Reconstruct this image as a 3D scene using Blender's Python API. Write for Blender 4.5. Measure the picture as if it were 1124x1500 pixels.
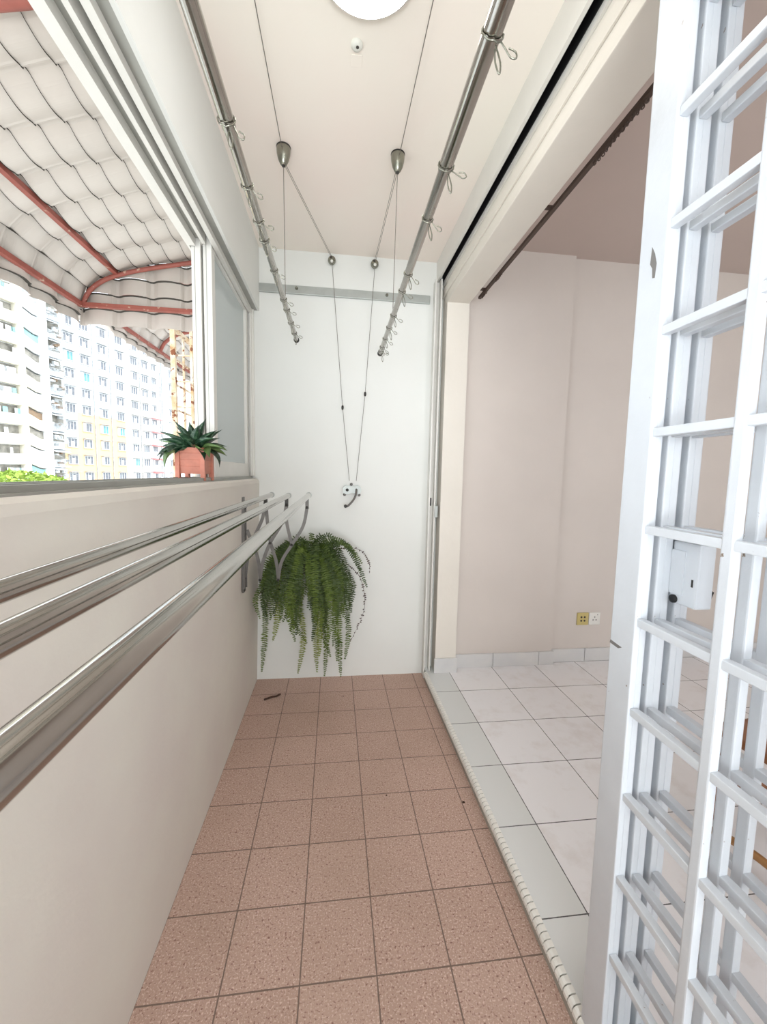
import bpy, bmesh, math, random
from mathutils import Vector, Matrix
random.seed(7)
for o in list(bpy.data.objects): bpy.data.objects.remove(o)
S = bpy.context.scene
COL = S.collection

# ------------------------------------------------------------------ camera, world, lights, exposure
F_PX = 589.52
cd = bpy.data.cameras.new('camera'); cam = bpy.data.objects.new('camera', cd); COL.objects.link(cam)
cd.sensor_fit = 'HORIZONTAL'; cd.sensor_width = 36; cd.lens = 36 * F_PX / 1124
cd.clip_start = .02; cd.clip_end = 500
fw = Vector((0.12128758, 0.98807969, -0.09480429)); rt = Vector((0.99256901, -0.11978409, 0.02141327)); up = Vector((0.00980197 * -1, 0.09669696, 0.9952656))
m = Matrix((rt, up, -fw)).transposed().to_4x4(); m.translation = Vector((.47585, 0, 1.31594))
cam.matrix_world = m
S.camera = cam

w = bpy.data.worlds.new('sky'); S.world = w; w.use_nodes = True
bg = w.node_tree.nodes['Background']
bg.inputs[0].default_value = (.90, .955, 1, 1)
bg.inputs[1].default_value = 2.6

sl = bpy.data.lights.new('sun', 'SUN'); sun = bpy.data.objects.new('sun', sl); COL.objects.link(sun)
sl.energy = .9; sl.angle = .02; sl.color = (1, .95, .88)
sun.rotation_euler = Vector((-.55, .45, -.75)).to_track_quat('-Z', 'Y').to_euler()

S.view_settings.view_transform = 'Standard'
S.view_settings.look = 'None'
S.view_settings.exposure = .57
S.view_settings.gamma = 1
S.view_settings.use_curve_mapping = False
LAMP_STRENGTH = 12

def fill_lamp(name, loc, rot, sx, sy, watts, col):
    l = bpy.data.lights.new(name, 'AREA'); o = bpy.data.objects.new(name, l); COL.objects.link(o)
    l.shape = 'RECTANGLE'; l.size = sx; l.size_y = sy; l.energy = watts; l.color = col
    o.location = loc; o.rotation_euler = rot; return o
# fill lamps added out of view behind the camera to brighten balcony and room
fill_lamp('fill_balcony_end', (.5, -1.40, .80), (math.radians(152), 0, 0), 1.0, .6, 38, (.93, .98, 1))
fill_lamp('fill_room_back', (2.9, -2.95, 1.6), (math.radians(82), 0, 0), 2.0, 1.0, 24, (.94, .98, 1))

# ------------------------------------------------------------------ materials
def lin(c):
    out = []
    for v in c[:3]:
        v = v / 255
        out.append(v / 12.92 if v <= .04045 else ((v + .055) / 1.055) ** 2.4)
    return (*out, 1)

class NT:
    def __init__(s, name):
        s.m = bpy.data.materials.new(name); s.m.use_nodes = True
        s.t = s.m.node_tree; s.b = s.t.nodes['Principled BSDF']
    def n(s, kind, **kw):
        x = s.t.nodes.new(kind)
        for k, v in kw.items(): setattr(x, k, v)
        return x
    def l(s, a, b): s.t.links.new(a, b)
    def math(s, op, a, b=None, c=None):
        x = s.n('ShaderNodeMath', operation=op)
        for i, v in enumerate((a, b, c)):
            if v is None: continue
            if isinstance(v, (int, float)): x.inputs[i].default_value = v
            else: s.l(v, x.inputs[i])
        return x.outputs[0]
    def coord(s):
        return s.n('ShaderNodeTexCoord').outputs['Object']
    def noise(s, scale, detail=4, rough=.55, vec=None):
        x = s.n('ShaderNodeTexNoise'); x.inputs['Scale'].default_value = scale
        x.inputs['Detail'].default_value = detail; x.inputs['Roughness'].default_value = rough
        s.l(vec if vec is not None else s.coord(), x.inputs['Vector'])
        return x.outputs[0]
    def mix(s, f, a, b):
        x = s.n('ShaderNodeMix', data_type='RGBA')
        if isinstance(f, (int, float)): x.inputs[0].default_value = f
        else: s.l(f, x.inputs[0])
        for i, v in ((6, a), (7, b)):
            if isinstance(v, tuple): x.inputs[i].default_value = v
            else: s.l(v, x.inputs[i])
        return x.outputs[2]
    def ramp(s, f, p0, p1):
        x = s.n('ShaderNodeMapRange'); x.inputs[1].default_value = p0; x.inputs[2].default_value = p1
        s.l(f, x.inputs[0]); return x.outputs[0]
    def bump(s, h, strength, dist=.002):
        x = s.n('ShaderNodeBump'); x.inputs['Strength'].default_value = strength; x.inputs['Distance'].default_value = dist
        s.l(h, x.inputs['Height']); s.l(x.outputs[0], s.b.inputs['Normal'])

def mat(name, c, rough=.6, metal=0, var=.06, scale=12, bump=0, bscale=60, c2=None, spots=None, spotscale=30, spotlo=.66):
    t = NT(name)
    a = lin(c)
    b2 = lin(c2) if c2 else tuple(x * (1 - var * 2.2) for x in a[:3]) + (1,)
    col = t.mix(t.ramp(t.noise(scale), .3, .75), a, b2)
    if spots:
        col = t.mix(t.ramp(t.noise(spotscale, 6, .6), spotlo, spotlo + .04), col, lin(spots))
    t.l(col, t.b.inputs['Base Color'])
    t.b.inputs['Roughness'].default_value = rough
    t.b.inputs['Metallic'].default_value = metal
    if bump: t.bump(t.noise(bscale, 5), bump, .004 if bscale < 20 else .002)
    return t.m

M = {}
M['wall'] = mat('cream_plaster', (228, 229, 225), .75, var=.02, scale=2.2, bump=.25, bscale=25)
M['parapet'] = mat('parapet_plaster', (226, 222, 212), .7, var=.04, scale=3, bump=.55, bscale=14, c2=(220, 212, 205))
M['ceiling'] = mat('ceiling_paint', (247, 242, 231), .8, c2=(247, 231, 223), scale=1.0, bump=.2, bscale=20)
M['pinkwall'] = mat('pale_pink_paint', (216, 207, 200), .8, var=.03, scale=2, bump=.2, bscale=18)
M['pinkceil'] = mat('mauve_ceiling_paint', (206, 190, 182), .85, var=.03, scale=2)
M['beam'] = mat('beam_paint', (230, 224, 214), .75, var=.03, scale=3, bump=.3, bscale=18)
M['alu'] = mat('white_powder_coat', (226, 224, 218), .35, var=.03, scale=8)
M['alu_grey'] = mat('grey_aluminium', (168, 168, 162), .4, .5, var=.08, scale=9)
M['alu_pale'] = mat('pale_aluminium', (176, 180, 176), .4, .3, var=.08, scale=14)
M['gasket'] = mat('black_gasket', (18, 18, 20), .7)
M['gate'] = mat('white_gloss_gate_paint', (208, 213, 219), .32, var=.03, scale=10, spots=(120, 98, 78), spotscale=60, spotlo=.70, bump=.3, bscale=50)
M['chip'] = mat('bare_steel_chip', (120, 118, 116), .6)
M['steel'] = mat('polished_steel', (176, 172, 166), .16, 1, var=.06, scale=20)
M['rod'] = mat('satin_rod', (178, 174, 168), .13, 1, var=.05, scale=15)
M['arm'] = mat('cast_grey_arm', (104, 100, 96), .45, .3, var=.12, scale=30)
M['darkmetal'] = mat('dark_metal', (60, 58, 56), .5, .5)
M['nickel'] = mat('brushed_nickel', (150, 150, 138), .25, .9, var=.1, scale=30)
M['rope'] = mat('grey_cord', (120, 112, 104), .8)
M['pvc'] = mat('white_pvc', (228, 228, 220), .45, var=.02)
M['terra'] = mat('terracotta_plastic', (206, 130, 108), .5, var=.1, scale=25)
M['soil'] = mat('soil', (60, 45, 36), .95, bump=.8, bscale=80)
M['redpaint'] = mat('red_oxide_paint', (166, 92, 80), .5, var=.12, scale=18, spots=(198, 170, 150), spotscale=22, spotlo=.62)
M['rust'] = mat('rusted_white_paint', (214, 204, 186), .7, scale=14, c2=(186, 148, 100), spots=(120, 66, 34), spotscale=20, spotlo=.54)
M['sheet'] = mat('cream_metal_sheet', (209, 200, 192), .5, var=.04, scale=6)
M['lap'] = mat('lap_shade', (70, 66, 60), .7)  # dark tone painted in for the shade line at each sheet lap
M['concrete'] = mat('city_ground', (196, 194, 188), .9, var=.2, scale=.08)
M['darkhole'] = mat('dark_hole', (70, 64, 58), .9)
M['yellow'] = mat('yellowed_plastic', (202, 184, 120), .5, var=.04)
M['socket'] = mat('white_plastic', (232, 230, 224), .4, var=.01)
M['twig'] = mat('dry_twig', (70, 48, 38), .9)
M['hook'] = mat('brown_plastic', (82, 66, 58), .6)
M['wood'] = mat('varnished_wood', (150, 98, 58), .35, scale=10, c2=(112, 66, 36))
M['cane'] = mat('cane', (178, 130, 80), .4, var=.15, scale=15)
M['riser'] = mat('riser_cement', (176, 172, 162), .7, var=.1, scale=20)
M['riblet'] = mat('cream_ceramic_edge', (238, 236, 230), .35, var=.04, scale=40)
M['bare_grout'] = mat('dark_grout', (110, 104, 96), .9)
M['skirt'] = mat('marbled_skirting_tile', (218, 216, 214), .3, c2=(206, 206, 207), scale=7)
M['pot_dark'] = mat('dark_pot', (70, 66, 60), .6)
M['bwhite'] = mat('building_white', (222, 226, 228), .8, var=.03, scale=.6)
M['bcream'] = mat('building_cream', (228, 224, 208), .8, var=.06, scale=.9)
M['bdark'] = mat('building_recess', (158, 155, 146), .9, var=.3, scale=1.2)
M['bgrey'] = mat('building_grey', (172, 176, 178), .8, var=.2, scale=2)
M['bred'] = mat('faded_red_canopy', (196, 120, 118), .7, var=.1, scale=2)
M['bteal'] = mat('teal_panel', (140, 186, 186), .5, var=.1, scale=2)
M['bbrown'] = mat('brown_panel', (140, 118, 96), .7, var=.15, scale=2)
M['bglass'] = mat('far_window_glass', (78, 84, 94), .3, var=.35, scale=1.5, c2=(126, 130, 136))
M['bglass_teal'] = mat('far_teal_glass', (96, 160, 168), .3, var=.2, scale=1.5)
M['treeleaf'] = mat('yellow_green_leaves', (150, 172, 70), .7, c2=(96, 128, 40), scale=1.5)
M['bark'] = mat('bark', (90, 74, 58), .9, var=.2)

def facade_mat():
    t = NT('painted_facade')
    sep = t.n('ShaderNodeSeparateXYZ'); t.l(t.coord(), sep.inputs[0])
    x, z = sep.outputs[0], sep.outputs[2]
    a = t.math('MULTIPLY', t.math('LESS_THAN', z, 10.3), t.math('MULTIPLY', t.math('GREATER_THAN', x, 12.3), t.math('LESS_THAN', x, 22.6)))
    b = t.math('MULTIPLY', t.math('LESS_THAN', z, 5), t.math('MULTIPLY', t.math('GREATER_THAN', x, 9.7), t.math('LESS_THAN', x, 12.31)))
    c = t.math('MULTIPLY', t.math('LESS_THAN', z, 18), t.math('MULTIPLY', t.math('GREATER_THAN', x, 24), t.math('LESS_THAN', x, 28.9)))
    col = t.mix(t.math('MAXIMUM', a, b), lin((220, 226, 230)), lin((226, 188, 142)))
    col = t.mix(t.math('MULTIPLY', c, .5), col, lin((222, 200, 170)))
    t.l(col, t.b.inputs['Base Color']); t.b.inputs['Roughness'].default_value = .8
    return t.m
M['facade'] = facade_mat()

def tile_mat(name, size, ox, oy, base, base2, grout, gw, rough, speck=None, bumpd=.3, edge=None, vein=None, splitx=None):
    t = NT(name)
    sep = t.n('ShaderNodeSeparateXYZ'); t.l(t.coord(), sep.inputs[0])
    u = t.math('DIVIDE', t.math('SUBTRACT', sep.outputs[0], ox), size)
    v = t.math('DIVIDE', t.math('SUBTRACT', sep.outputs[1], oy), size)
    def dist(a):
        f = t.math('FRACT', a)
        return t.math('MINIMUM', f, t.math('SUBTRACT', 1, f))
    d = t.math('MINIMUM', dist(u), dist(v))
    wob = t.math('MULTIPLY_ADD', t.noise(40), gw * 1.2, gw * .45)
    g = t.math('LESS_THAN', d, wob)
    comb = t.n('ShaderNodeCombineXYZ'); t.l(t.math('FLOOR', u), comb.inputs[0]); t.l(t.math('FLOOR', v), comb.inputs[1])
    wn = t.n('ShaderNodeTexWhiteNoise'); t.l(comb.outputs[0], wn.inputs[0])
    col = t.mix(wn.outputs[0], lin(base), lin(base2))
    if vein:
        col = t.mix(t.math('MULTIPLY', t.ramp(t.noise(9, 8, .65), .5, .75), .5), col, lin(vein))
    if splitx:
        col = t.mix(t.math('LESS_THAN', sep.outputs[0], splitx[0]), col, lin(splitx[1]))
    if speck:
        vor = t.n('ShaderNodeTexNoise'); vor.inputs['Scale'].default_value = 210; vor.inputs['Detail'].default_value = 2
        t.l(t.coord(), vor.inputs['Vector'])
        col = t.mix(t.ramp(vor.outputs[0], .54, .66), col, lin(speck[0]))
        v2 = t.noise(150, 2)
        col = t.mix(t.ramp(v2, .58, .68), col, lin(speck[1]))
        col = t.mix(t.math('MULTIPLY', t.ramp(t.noise(2.6, 5), .45, .75), .4), col, lin(speck[2]))
    col = t.mix(g, col, lin(grout))
    t.l(col, t.b.inputs['Base Color']); t.b.inputs['Roughness'].default_value = rough
    t.bump(t.math('SUBTRACT', 1, g), bumpd, .002)
    return t.m
M['terrazzo'] = tile_mat('terracotta_speckled_tile', .2, -.001, 2.131, (188, 157, 142), (196, 165, 150), (120, 100, 90), .009, .6,
                         speck=((222, 198, 186), (140, 102, 92), (164, 138, 120)))
M['white_tile'] = tile_mat('white_marbled_tile', .3035, 1.222, .976, (241, 240, 243), (245, 244, 246), (92, 92, 92), .0055, .22,
                           vein=(216, 208, 204), bumpd=.2, splitx=(1.222, (222, 224, 223)))

def glass_mat():
    t = NT('pale_window_glass')
    tr = t.n('ShaderNodeBsdfTransparent'); tr.inputs[0].default_value = (.93, .98, .98, 1)
    gl = t.n('ShaderNodeBsdfGlossy'); gl.inputs['Roughness'].default_value = .03
    df = t.n('ShaderNodeBsdfDiffuse'); df.inputs[0].default_value = lin((240, 250, 250))
    fr = t.n('ShaderNodeFresnel'); fr.inputs[0].default_value = 1.45
    tl = t.n('ShaderNodeBsdfTranslucent'); tl.inputs[0].default_value = lin((226, 240, 240))
    m0 = t.n('ShaderNodeMixShader'); m0.inputs[0].default_value = .15; t.l(df.outputs[0], m0.inputs[1]); t.l(tl.outputs[0], m0.inputs[2])
    m1 = t.n('ShaderNodeMixShader'); m1.inputs[0].default_value = .74
    t.l(tr.outputs[0], m1.inputs[1]); t.l(m0.outputs[0], m1.inputs[2])
    m2 = t.n('ShaderNodeMixShader'); t.l(fr.outputs[0], m2.inputs[0])
    t.l(m1.outputs[0], m2.inputs[1]); t.l(gl.outputs[0], m2.inputs[2])
    t.l(m2.outputs[0], t.t.nodes['Material Output'].inputs[0])
    return t.m
M['glass'] = glass_mat()

def leaf_mat(name, a, b, rough=.45, stripes=None):
    t = NT(name)
    col = t.mix(t.ramp(t.noise(9), .3, .7), lin(a), lin(b))
    if stripes:
        col = t.mix(t.math('MULTIPLY', t.ramp(t.noise(60, 2), .55, .62), .6), col, lin(stripes))
    t.l(col, t.b.inputs['Base Color']); t.b.inputs['Roughness'].default_value = rough
    return t.m
M['fern'] = leaf_mat('fern_green', (98, 118, 40), (64, 84, 26), .6)
M['fern_dark'] = leaf_mat('fern_dark_green', (66, 86, 32), (42, 60, 20), .6)
M['fern_yellow'] = leaf_mat('fern_yellow_green', (134, 146, 52), (104, 120, 40), .6)
M['fern_dry'] = leaf_mat('fern_dry', (96, 70, 60), (60, 44, 40), .8)
M['aloe'] = leaf_mat('dark_succulent', (40, 74, 50), (28, 54, 38), .35, stripes=(96, 128, 96))
M['aloe_pale'] = leaf_mat('pale_succulent', (120, 146, 84), (78, 112, 62), .4)

t = NT('lamp_diffuser'); t.b.inputs['Base Color'].default_value = (1, 1, 1, 1)
t.b.inputs['Emission Color'].default_value = (1, .99, .98, 1); t.b.inputs['Emission Strength'].default_value = LAMP_STRENGTH
M['lamp'] = t.m

# ------------------------------------------------------------------ mesh helpers
class MB:
    def __init__(s): s.v = []; s.f = []; s.sm = []; s.mi = []
    def add(s, vs, fs, smooth=False, mi=0):
        o = len(s.v); s.v += [tuple(v) for v in vs]
        for f in fs: s.f.append([i + o for i in f]); s.sm.append(smooth); s.mi.append(mi)
    def box(s, x0, x1, y0, y1, z0, z1, mi=0):
        s.add([(x, y, z) for x in (x0, x1) for y in (y0, y1) for z in (z0, z1)],
              [(0, 1, 3, 2), (4, 6, 7, 5), (0, 4, 5, 1), (2, 3, 7, 6), (0, 2, 6, 4), (1, 5, 7, 3)], mi=mi); return s
    def bbox(s, x0, x1, y0, y1, z0, z1, b=.003, mi=0):
        # chamfered box
        bm = bmesh.new(); bmesh.ops.create_cube(bm, size=1)
        for v in bm.verts: v.co = Vector(((x0 + x1) / 2 + v.co.x * (x1 - x0), (y0 + y1) / 2 + v.co.y * (y1 - y0), (z0 + z1) / 2 + v.co.z * (z1 - z0)))
        bmesh.ops.bevel(bm, geom=bm.edges[:], offset=b, segments=2, affect='EDGES', profile=.6)
        bm.verts.index_update()
        s.add([v.co for v in bm.verts], [[v.index for v in f.verts] for f in bm.faces], mi=mi); bm.free(); return s
    def prism(s, pts, axis, a, b, mi=0, smooth=False):
        # pts: 2-D outline in the two other axes, extruded along axis from a to b
        def P(p, t):
            return {'x': (t, p[0], p[1]), 'y': (p[0], t, p[1]), 'z': (p[0], p[1], t)}[axis]
        n = len(pts)
        vs = [P(p, a) for p in pts] + [P(p, b) for p in pts]
        fs = [(i, (i + 1) % n, n + (i + 1) % n, n + i) for i in range(n)]
        s.add(vs, fs, smooth, mi)
        s.add(vs, [list(range(n))[::-1], list(range(n, 2 * n))], False, mi); return s
    def tube(s, path, r, n=10, caps=True, mi=0, flat=None):
        path = [Vector(p) for p in path]; rs = r if isinstance(r, (list, tuple)) else [r] * len(path)
        rings = []; prev = None
        for i, p in enumerate(path):
            d = (path[min(i + 1, len(path) - 1)] - path[max(i - 1, 0)]).normalized()
            if prev is None:
                a = d.cross(Vector((0, 0, 1)))
                if a.length < .1: a = d.cross(Vector((0, 1, 0)))
                a.normalize()
            else:
                a = (prev - d * prev.dot(d)).normalized()
            prev = a; b = d.cross(a)
            rings.append([p + (a * math.cos(2 * math.pi * k / n) + b * math.sin(2 * math.pi * k / n) * (flat or 1)) * rs[i] for k in range(n)])
        vs = [v for rg in rings for v in rg]; fs = []
        for i in range(len(path) - 1):
            for k in range(n):
                fs.append((i * n + k, i * n + (k + 1) % n, (i + 1) * n + (k + 1) % n, (i + 1) * n + k))
        s.add(vs, fs, True, mi)
        if caps: s.add(vs, [list(range(n))[::-1], [(len(path) - 1) * n + k for k in range(n)]], False, mi)
        return s
    def lathe(s, prof, c, n=24, axis='z', mi=0):
        vs = []; fs = []
        for (r, h) in prof:
            for k in range(n):
                a = 2 * math.pi * k / n; x, y = r * math.cos(a), r * math.sin(a)
                vs.append({'z': (c[0] + x, c[1] + y, c[2] + h), 'y': (c[0] + x, c[1] + h, c[2] + y), 'x': (c[0] + h, c[1] + x, c[2] + y)}[axis])
        m_ = len(prof)
        for i in range(m_ - 1):
            for k in range(n): fs.append((i * n + k, i * n + (k + 1) % n, (i + 1) * n + (k + 1) % n, (i + 1) * n + k))
        s.add(vs, fs, True, mi)
        s.add(vs, [list(range(n))[::-1], [(m_ - 1) * n + k for k in range(n)]], False, mi); return s
    def strap(s, pts, wdt, th, plane_n, mi=0):
        # flat bar of width wdt following pts; plane_n = normal of the plane the path lies in, th = thickness along it
        pts = [Vector(p) for p in pts]; n_ = Vector(plane_n).normalized(); vs = []
        for i, p in enumerate(pts):
            d = (pts[min(i + 1, len(pts) - 1)] - pts[max(i - 1, 0)]).normalized(); a = d.cross(n_).normalized() * wdt / 2
            for q in (p - a - n_ * th / 2, p + a - n_ * th / 2, p + a + n_ * th / 2, p - a + n_ * th / 2): vs.append(q)
        fs = []
        for i in range(len(pts) - 1):
            for k in range(4): fs.append((i * 4 + k, i * 4 + (k + 1) % 4, i * 4 + 4 + (k + 1) % 4, i * 4 + 4 + k))
        fs += [(3, 2, 1, 0), tuple((len(pts) - 1) * 4 + k for k in range(4))]
        s.add(vs, fs, mi=mi); return s
    def build(s, name, mats, parent=None, fix=True):
        me = bpy.data.meshes.new(name); me.from_pydata(s.v, [], s.f)
        for mm in (mats if isinstance(mats, (list, tuple)) else [mats]): me.materials.append(M[mm])
        me.polygons.foreach_set('use_smooth', s.sm); me.polygons.foreach_set('material_index', s.mi)
        me.update()
        if fix:
            bm = bmesh.new(); bm.from_mesh(me); bmesh.ops.recalc_face_normals(bm, faces=bm.faces[:]); bm.to_mesh(me); bm.free()
        o = bpy.data.objects.new(name, me); COL.objects.link(o)
        if parent: o.parent = parent
        return o

def tag(o, label=None, cat=None, group=None, kind=None):
    if label: o['label'] = label
    if cat: o['category'] = cat
    if group: o['group'] = group
    if kind: o['kind'] = kind
    return o
def thing(name, label, cat, loc=(0, 0, 0), rz=0, group=None):
    o = bpy.data.objects.new(name, None); COL.objects.link(o); o.location = loc; o.rotation_euler = (0, 0, rz)
    o.empty_display_size = .1
    return tag(o, label, cat, group)
def struct(name, mb, mats, label=None):
    o = mb.build(name, mats); o['kind'] = 'structure'
    if label: o['label'] = label
    return o
def bez(p0, p1, p2, p3, n=12):
    p0, p1, p2, p3 = map(Vector, (p0, p1, p2, p3)); out = []
    for i in range(n + 1):
        t_ = i / n; u = 1 - t_
        out.append(p0 * u ** 3 + p1 * 3 * u * u * t_ + p2 * 3 * u * t_ * t_ + p3 * t_ ** 3)
    return out
def spline(pts, n=6):
    pts = [Vector(p) for p in pts]; out = []
    for i in range(len(pts) - 1):
        a = pts[max(i - 1, 0)]; b = pts[i]; c = pts[i + 1]; d = pts[min(i + 2, len(pts) - 1)]
        for k in range(n):
            t_ = k / n
            out.append(.5 * ((2 * b) + (c - a) * t_ + (2 * a - 5 * b + 4 * c - d) * t_ * t_ + (3 * b - a - 3 * c + d) * t_ ** 3))
    out.append(pts[-1]); return out

YB = -1.3      # end of the balcony behind the camera
YF = 2.515     # far wall
ZC = 2.594     # balcony ceiling
# ------------------------------------------------------------------ the setting
struct('floor', MB().box(-.14, 1.065, YB, YF, -.15, 0), 'terrazzo', 'terracotta speckled tile floor of the balcony')
struct('floor', MB().box(1.072, 4.6, -3, 2.6, -.15, .05), 'white_tile', 'white marbled tile floor of the room')
struct('trim_1', MB().box(1.062, 1.0715, YB, 2.42, -.02, .038), 'riser', 'grey cement riser of the step')
mb = MB()
yy = YB
while yy < 2.41:
    pr = [(1.0545, .034), (1.055, .044), (1.0595, .0515), (1.066, .0550), (1.0775, .0553), (1.078, .034)]
    mb.prism(pr, 'y', yy + .0015, yy + .0178, smooth=False); yy += .0195
mb.box(1.060, 1.0765, YB, 2.42, .03, .0505, mi=1)
struct('trim_2', mb, ['riblet', 'bare_grout'], 'ribbed cream edging along the step')

pp = [(-.14, -.1), (0.0, -.1), (0.0, 0), (.022, 1.20), (.024, 1.245), (.020, 1.262), (.010, 1.270), (-.14, 1.270)]
struct('wall_left', MB().prism(pp, 'y', YB, YF), 'parapet', 'low plastered parapet wall on the left')
mb = MB(); mb.box(-.14, .031, YB, YF, 2.30, 2.7); mb.box(.018, .031, YB, YF, 2.245, 2.30)
struct('wall_left', mb, 'wall', 'plastered wall strip above the window')
struct('wall_far', MB().box(-.14, 1.13, YF, 2.7, -.15, 2.75), 'wall', 'cream end wall of the balcony')
struct('wall_far', MB().box(1.127, 1.262, 2.42, 2.70, .0, 2.34), 'beam', 'narrow pillar at the end of the opening')
struct('wall_far', MB().box(1.262, 1.952, 2.475, 2.70, -.1, 2.75), 'pinkwall', 'pale pink wall of the room beside the pillar')
struct('wall_far', MB().box(1.952, 4.6, 2.505, 2.70, -.1, 2.75), 'pinkwall', 'pale pink room wall, set back')
struct('wall_right', MB().box(4.6, 4.75, -3.15, 2.7, -.1, 2.9), 'pinkwall', 'far side wall of the room')
mb = MB(); mb.box(1.1, 2.0, -3.15, -3, -.1, 2.9); mb.box(4.0, 4.6, -3.15, -3, -.1, 2.9); mb.box(2, 4, -3.15, -3, -.1, .9); mb.box(2, 4, -3.15, -3, 2.2, 2.9)
struct('wall_back', mb, 'pinkwall', 'room wall behind the camera')
mb = MB(); mb.box(-.14, 1.262, YB - .15, YB, -.15, .5); mb.box(-.14, 1.262, YB - .15, YB, 2.52, 2.7); mb.box(-.14, 0, YB - .15, YB, .5, 2.52); mb.box(1.06, 1.262, YB - .15, YB, .5, 2.52)
struct('wall_back', mb, 'wall', 'balcony end wall behind the camera, with a wide opening')
struct('wall_back', MB().box(1.1, 1.262, -3, YB - .15, -.1, 2.7), 'pinkwall', 'room wall beside the balcony end')
struct('ceiling', MB().box(-.14, 1.125, YB - .15, 2.7, ZC, 2.9), 'ceiling', 'cream balcony ceiling')
struct('ceiling', MB().box(1.262, 4.75, -3.15, 2.7, 2.685, 2.9), 'pinkceil', 'mauve room ceiling')
struct('trim_3', MB().bbox(1.125, 1.262, YB, 2.7, 2.332, 2.9, .004), 'beam', 'painted beam over the opening')
# sliding gate head track fixed to the beam: white face, slot, lip
mb = MB()
mb.box(1.078, 1.0905, YB, YF, 2.475, ZC)
mb.box(1.0905, 1.117, YB, YF, 2.56, ZC, mi=1)
mb.box(1.0905, 1.0925, YB, YF, 2.477, 2.56, mi=1)
mb.box(1.117, 1.1245, YB, YF, 2.455, ZC)
mb.box(1.115, 1.117, YB, YF, 2.477, 2.56, mi=1)
struct('trim_4', mb, ['alu', 'gasket'], 'white head track with a black slot')
struct('trim_5', MB().bbox(1.117, 1.1249, YB, YF, 2.385, 2.43, .002), 'beam')
# vertical lock channel at the far end of the track, with a slim conduit beside it
mb = MB(); mb.box(1.062, 1.066, 2.452, YF, 0.002, 2.47); mb.box(1.092, 1.096, 2.452, YF, 0.002, 2.47); mb.box(1.066, 1.092, 2.49, YF, 0.002, 2.47)
mb.box(1.058, 1.066, 2.445, 2.452, .002, 2.47); mb.box(1.092, 1.100, 2.445, 2.452, .002, 2.47)
mb.box(1.074, 1.084, 2.484, 2.4905, 1.12, 1.17, mi=1)
struct('trim_6', mb, ['alu', 'gasket'], 'white upright channel on the end wall')
# skirting tiles
def skirt(name, boxes):
    mb = MB()
    for b in boxes: mb.bbox(*b, .0015)
    return struct(name, mb, 'skirt')
skirt('baseboard_pillar', [(1.119, 1.2695, 2.408, 2.42, .05, .145)])
skirt('baseboard_far', [(1.272, 1.531, 2.463, 2.475, .05, .142), (1.534, 1.853, 2.463, 2.475, .05, .142), (1.856, 1.963, 2.463, 2.475, .05, .142)])
skirt('baseboard_back', [(1.965, 2.206, 2.494, 2.505, .05, .142), (2.210, 2.51, 2.494, 2.505, .05, .142), (2.514, 2.814, 2.494, 2.505, .05, .142), (2.818, 3.118, 2.494, 2.505, .05, .142), (3.122, 4.6, 2.494, 2.505, .05, .142)])
# window: head frame, sill frame, jamb (structure)
mb = MB()
mb.box(-.125, .020, YB, YF, 2.292, 2.30, mi=1)
YP = 1.78
mb.box(-.118, -.086, YB, YP, 2.205, 2.292); mb.box(-.118, -.109, YP, YF, 2.205, 2.292)
mb.box(-.086, -.060, YB, YP, 2.235, 2.292, mi=1)
mb.box(-.060, -.046, YB, YP, 2.215, 2.292); mb.box(-.069, -.065, YP, YF, 2.22, 2.292)
mb.box(-.046, -.028, YB, YP, 2.258, 2.292, mi=3)
mb.box(-.028, -.008, YB, YF, 2.222, 2.292)
mb.box(-.008, .018, YB, YF, 2.245, 2.292, mi=1)
mb.box(-.12, .0, YB, YF, 1.270, 1.274, mi=1)
for a in (-.118, -.066, -.024): mb.box(a, a + .006, YB, YF, 1.274, 1.286, mi=1)
mb.box(-.12, .0, 2.500, YF, 1.286, 2.292)
mb.box(-.020, -.012, 2.485, 2.500, 1.286, 2.25)
mb.box(-.068, -.062, 2.485, 2.500, 1.286, 2.25, mi=2)
f = struct('window_1', mb, ['alu', 'alu_grey', 'gasket', 'darkmetal'], 'white three track window frame along the left side')

def window_panel(x0, x1, y0, y1, label):
    t_ = thing('sliding_window', label, 'window panel', ((x0 + x1) / 2, y0, 1.28), group='sliding window sashes pushed to the far end')
    X0, X1 = x0 - (x0 + x1) / 2, x1 - (x0 + x1) / 2; L = y1 - y0; H0, H1 = .002, .985
    mb = MB(); mb.bbox(X0, X1, 0, .045, H0, H1, .002); mb.box(X0 + .012, X0 + .014, -.001, .001, H0, H1, mi=1)
    mb.build('stile', ['alu', 'alu_grey'], t_)
    MB().bbox(X0, X1, L - .045, L, H0, H1, .002).build('stile', 'alu', t_)
    MB().bbox(X0, X1, .045, L - .045, H1 - .05, H1, .002).build('rail', 'alu', t_)
    MB().bbox(X0, X1, .045, L - .045, H0, H0 + .075, .002).build('rail', 'alu', t_)
    MB().box(-.0025, .0025, .043, L - .043, H0 + .073, H1 - .048).build('pane', 'glass', t_)
    return t_
window_panel(-.064, -.030, 1.80, 2.485, 'white framed sliding glass sash nearest the balcony, screwed end stile')
window_panel(-.106, -.070, 1.79, 2.475, 'outer white framed glass sash tucked behind the inner one')

# outside: own outer wall, ground
struct('wall_outside', MB().box(-.14, 0.02, 2.7, 9, -3, 3.2), 'bwhite', 'outer wall of the neighbouring flat')
struct('ground', MB().box(-140, 60, -60, 200, -21, -20), 'concrete')

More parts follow.
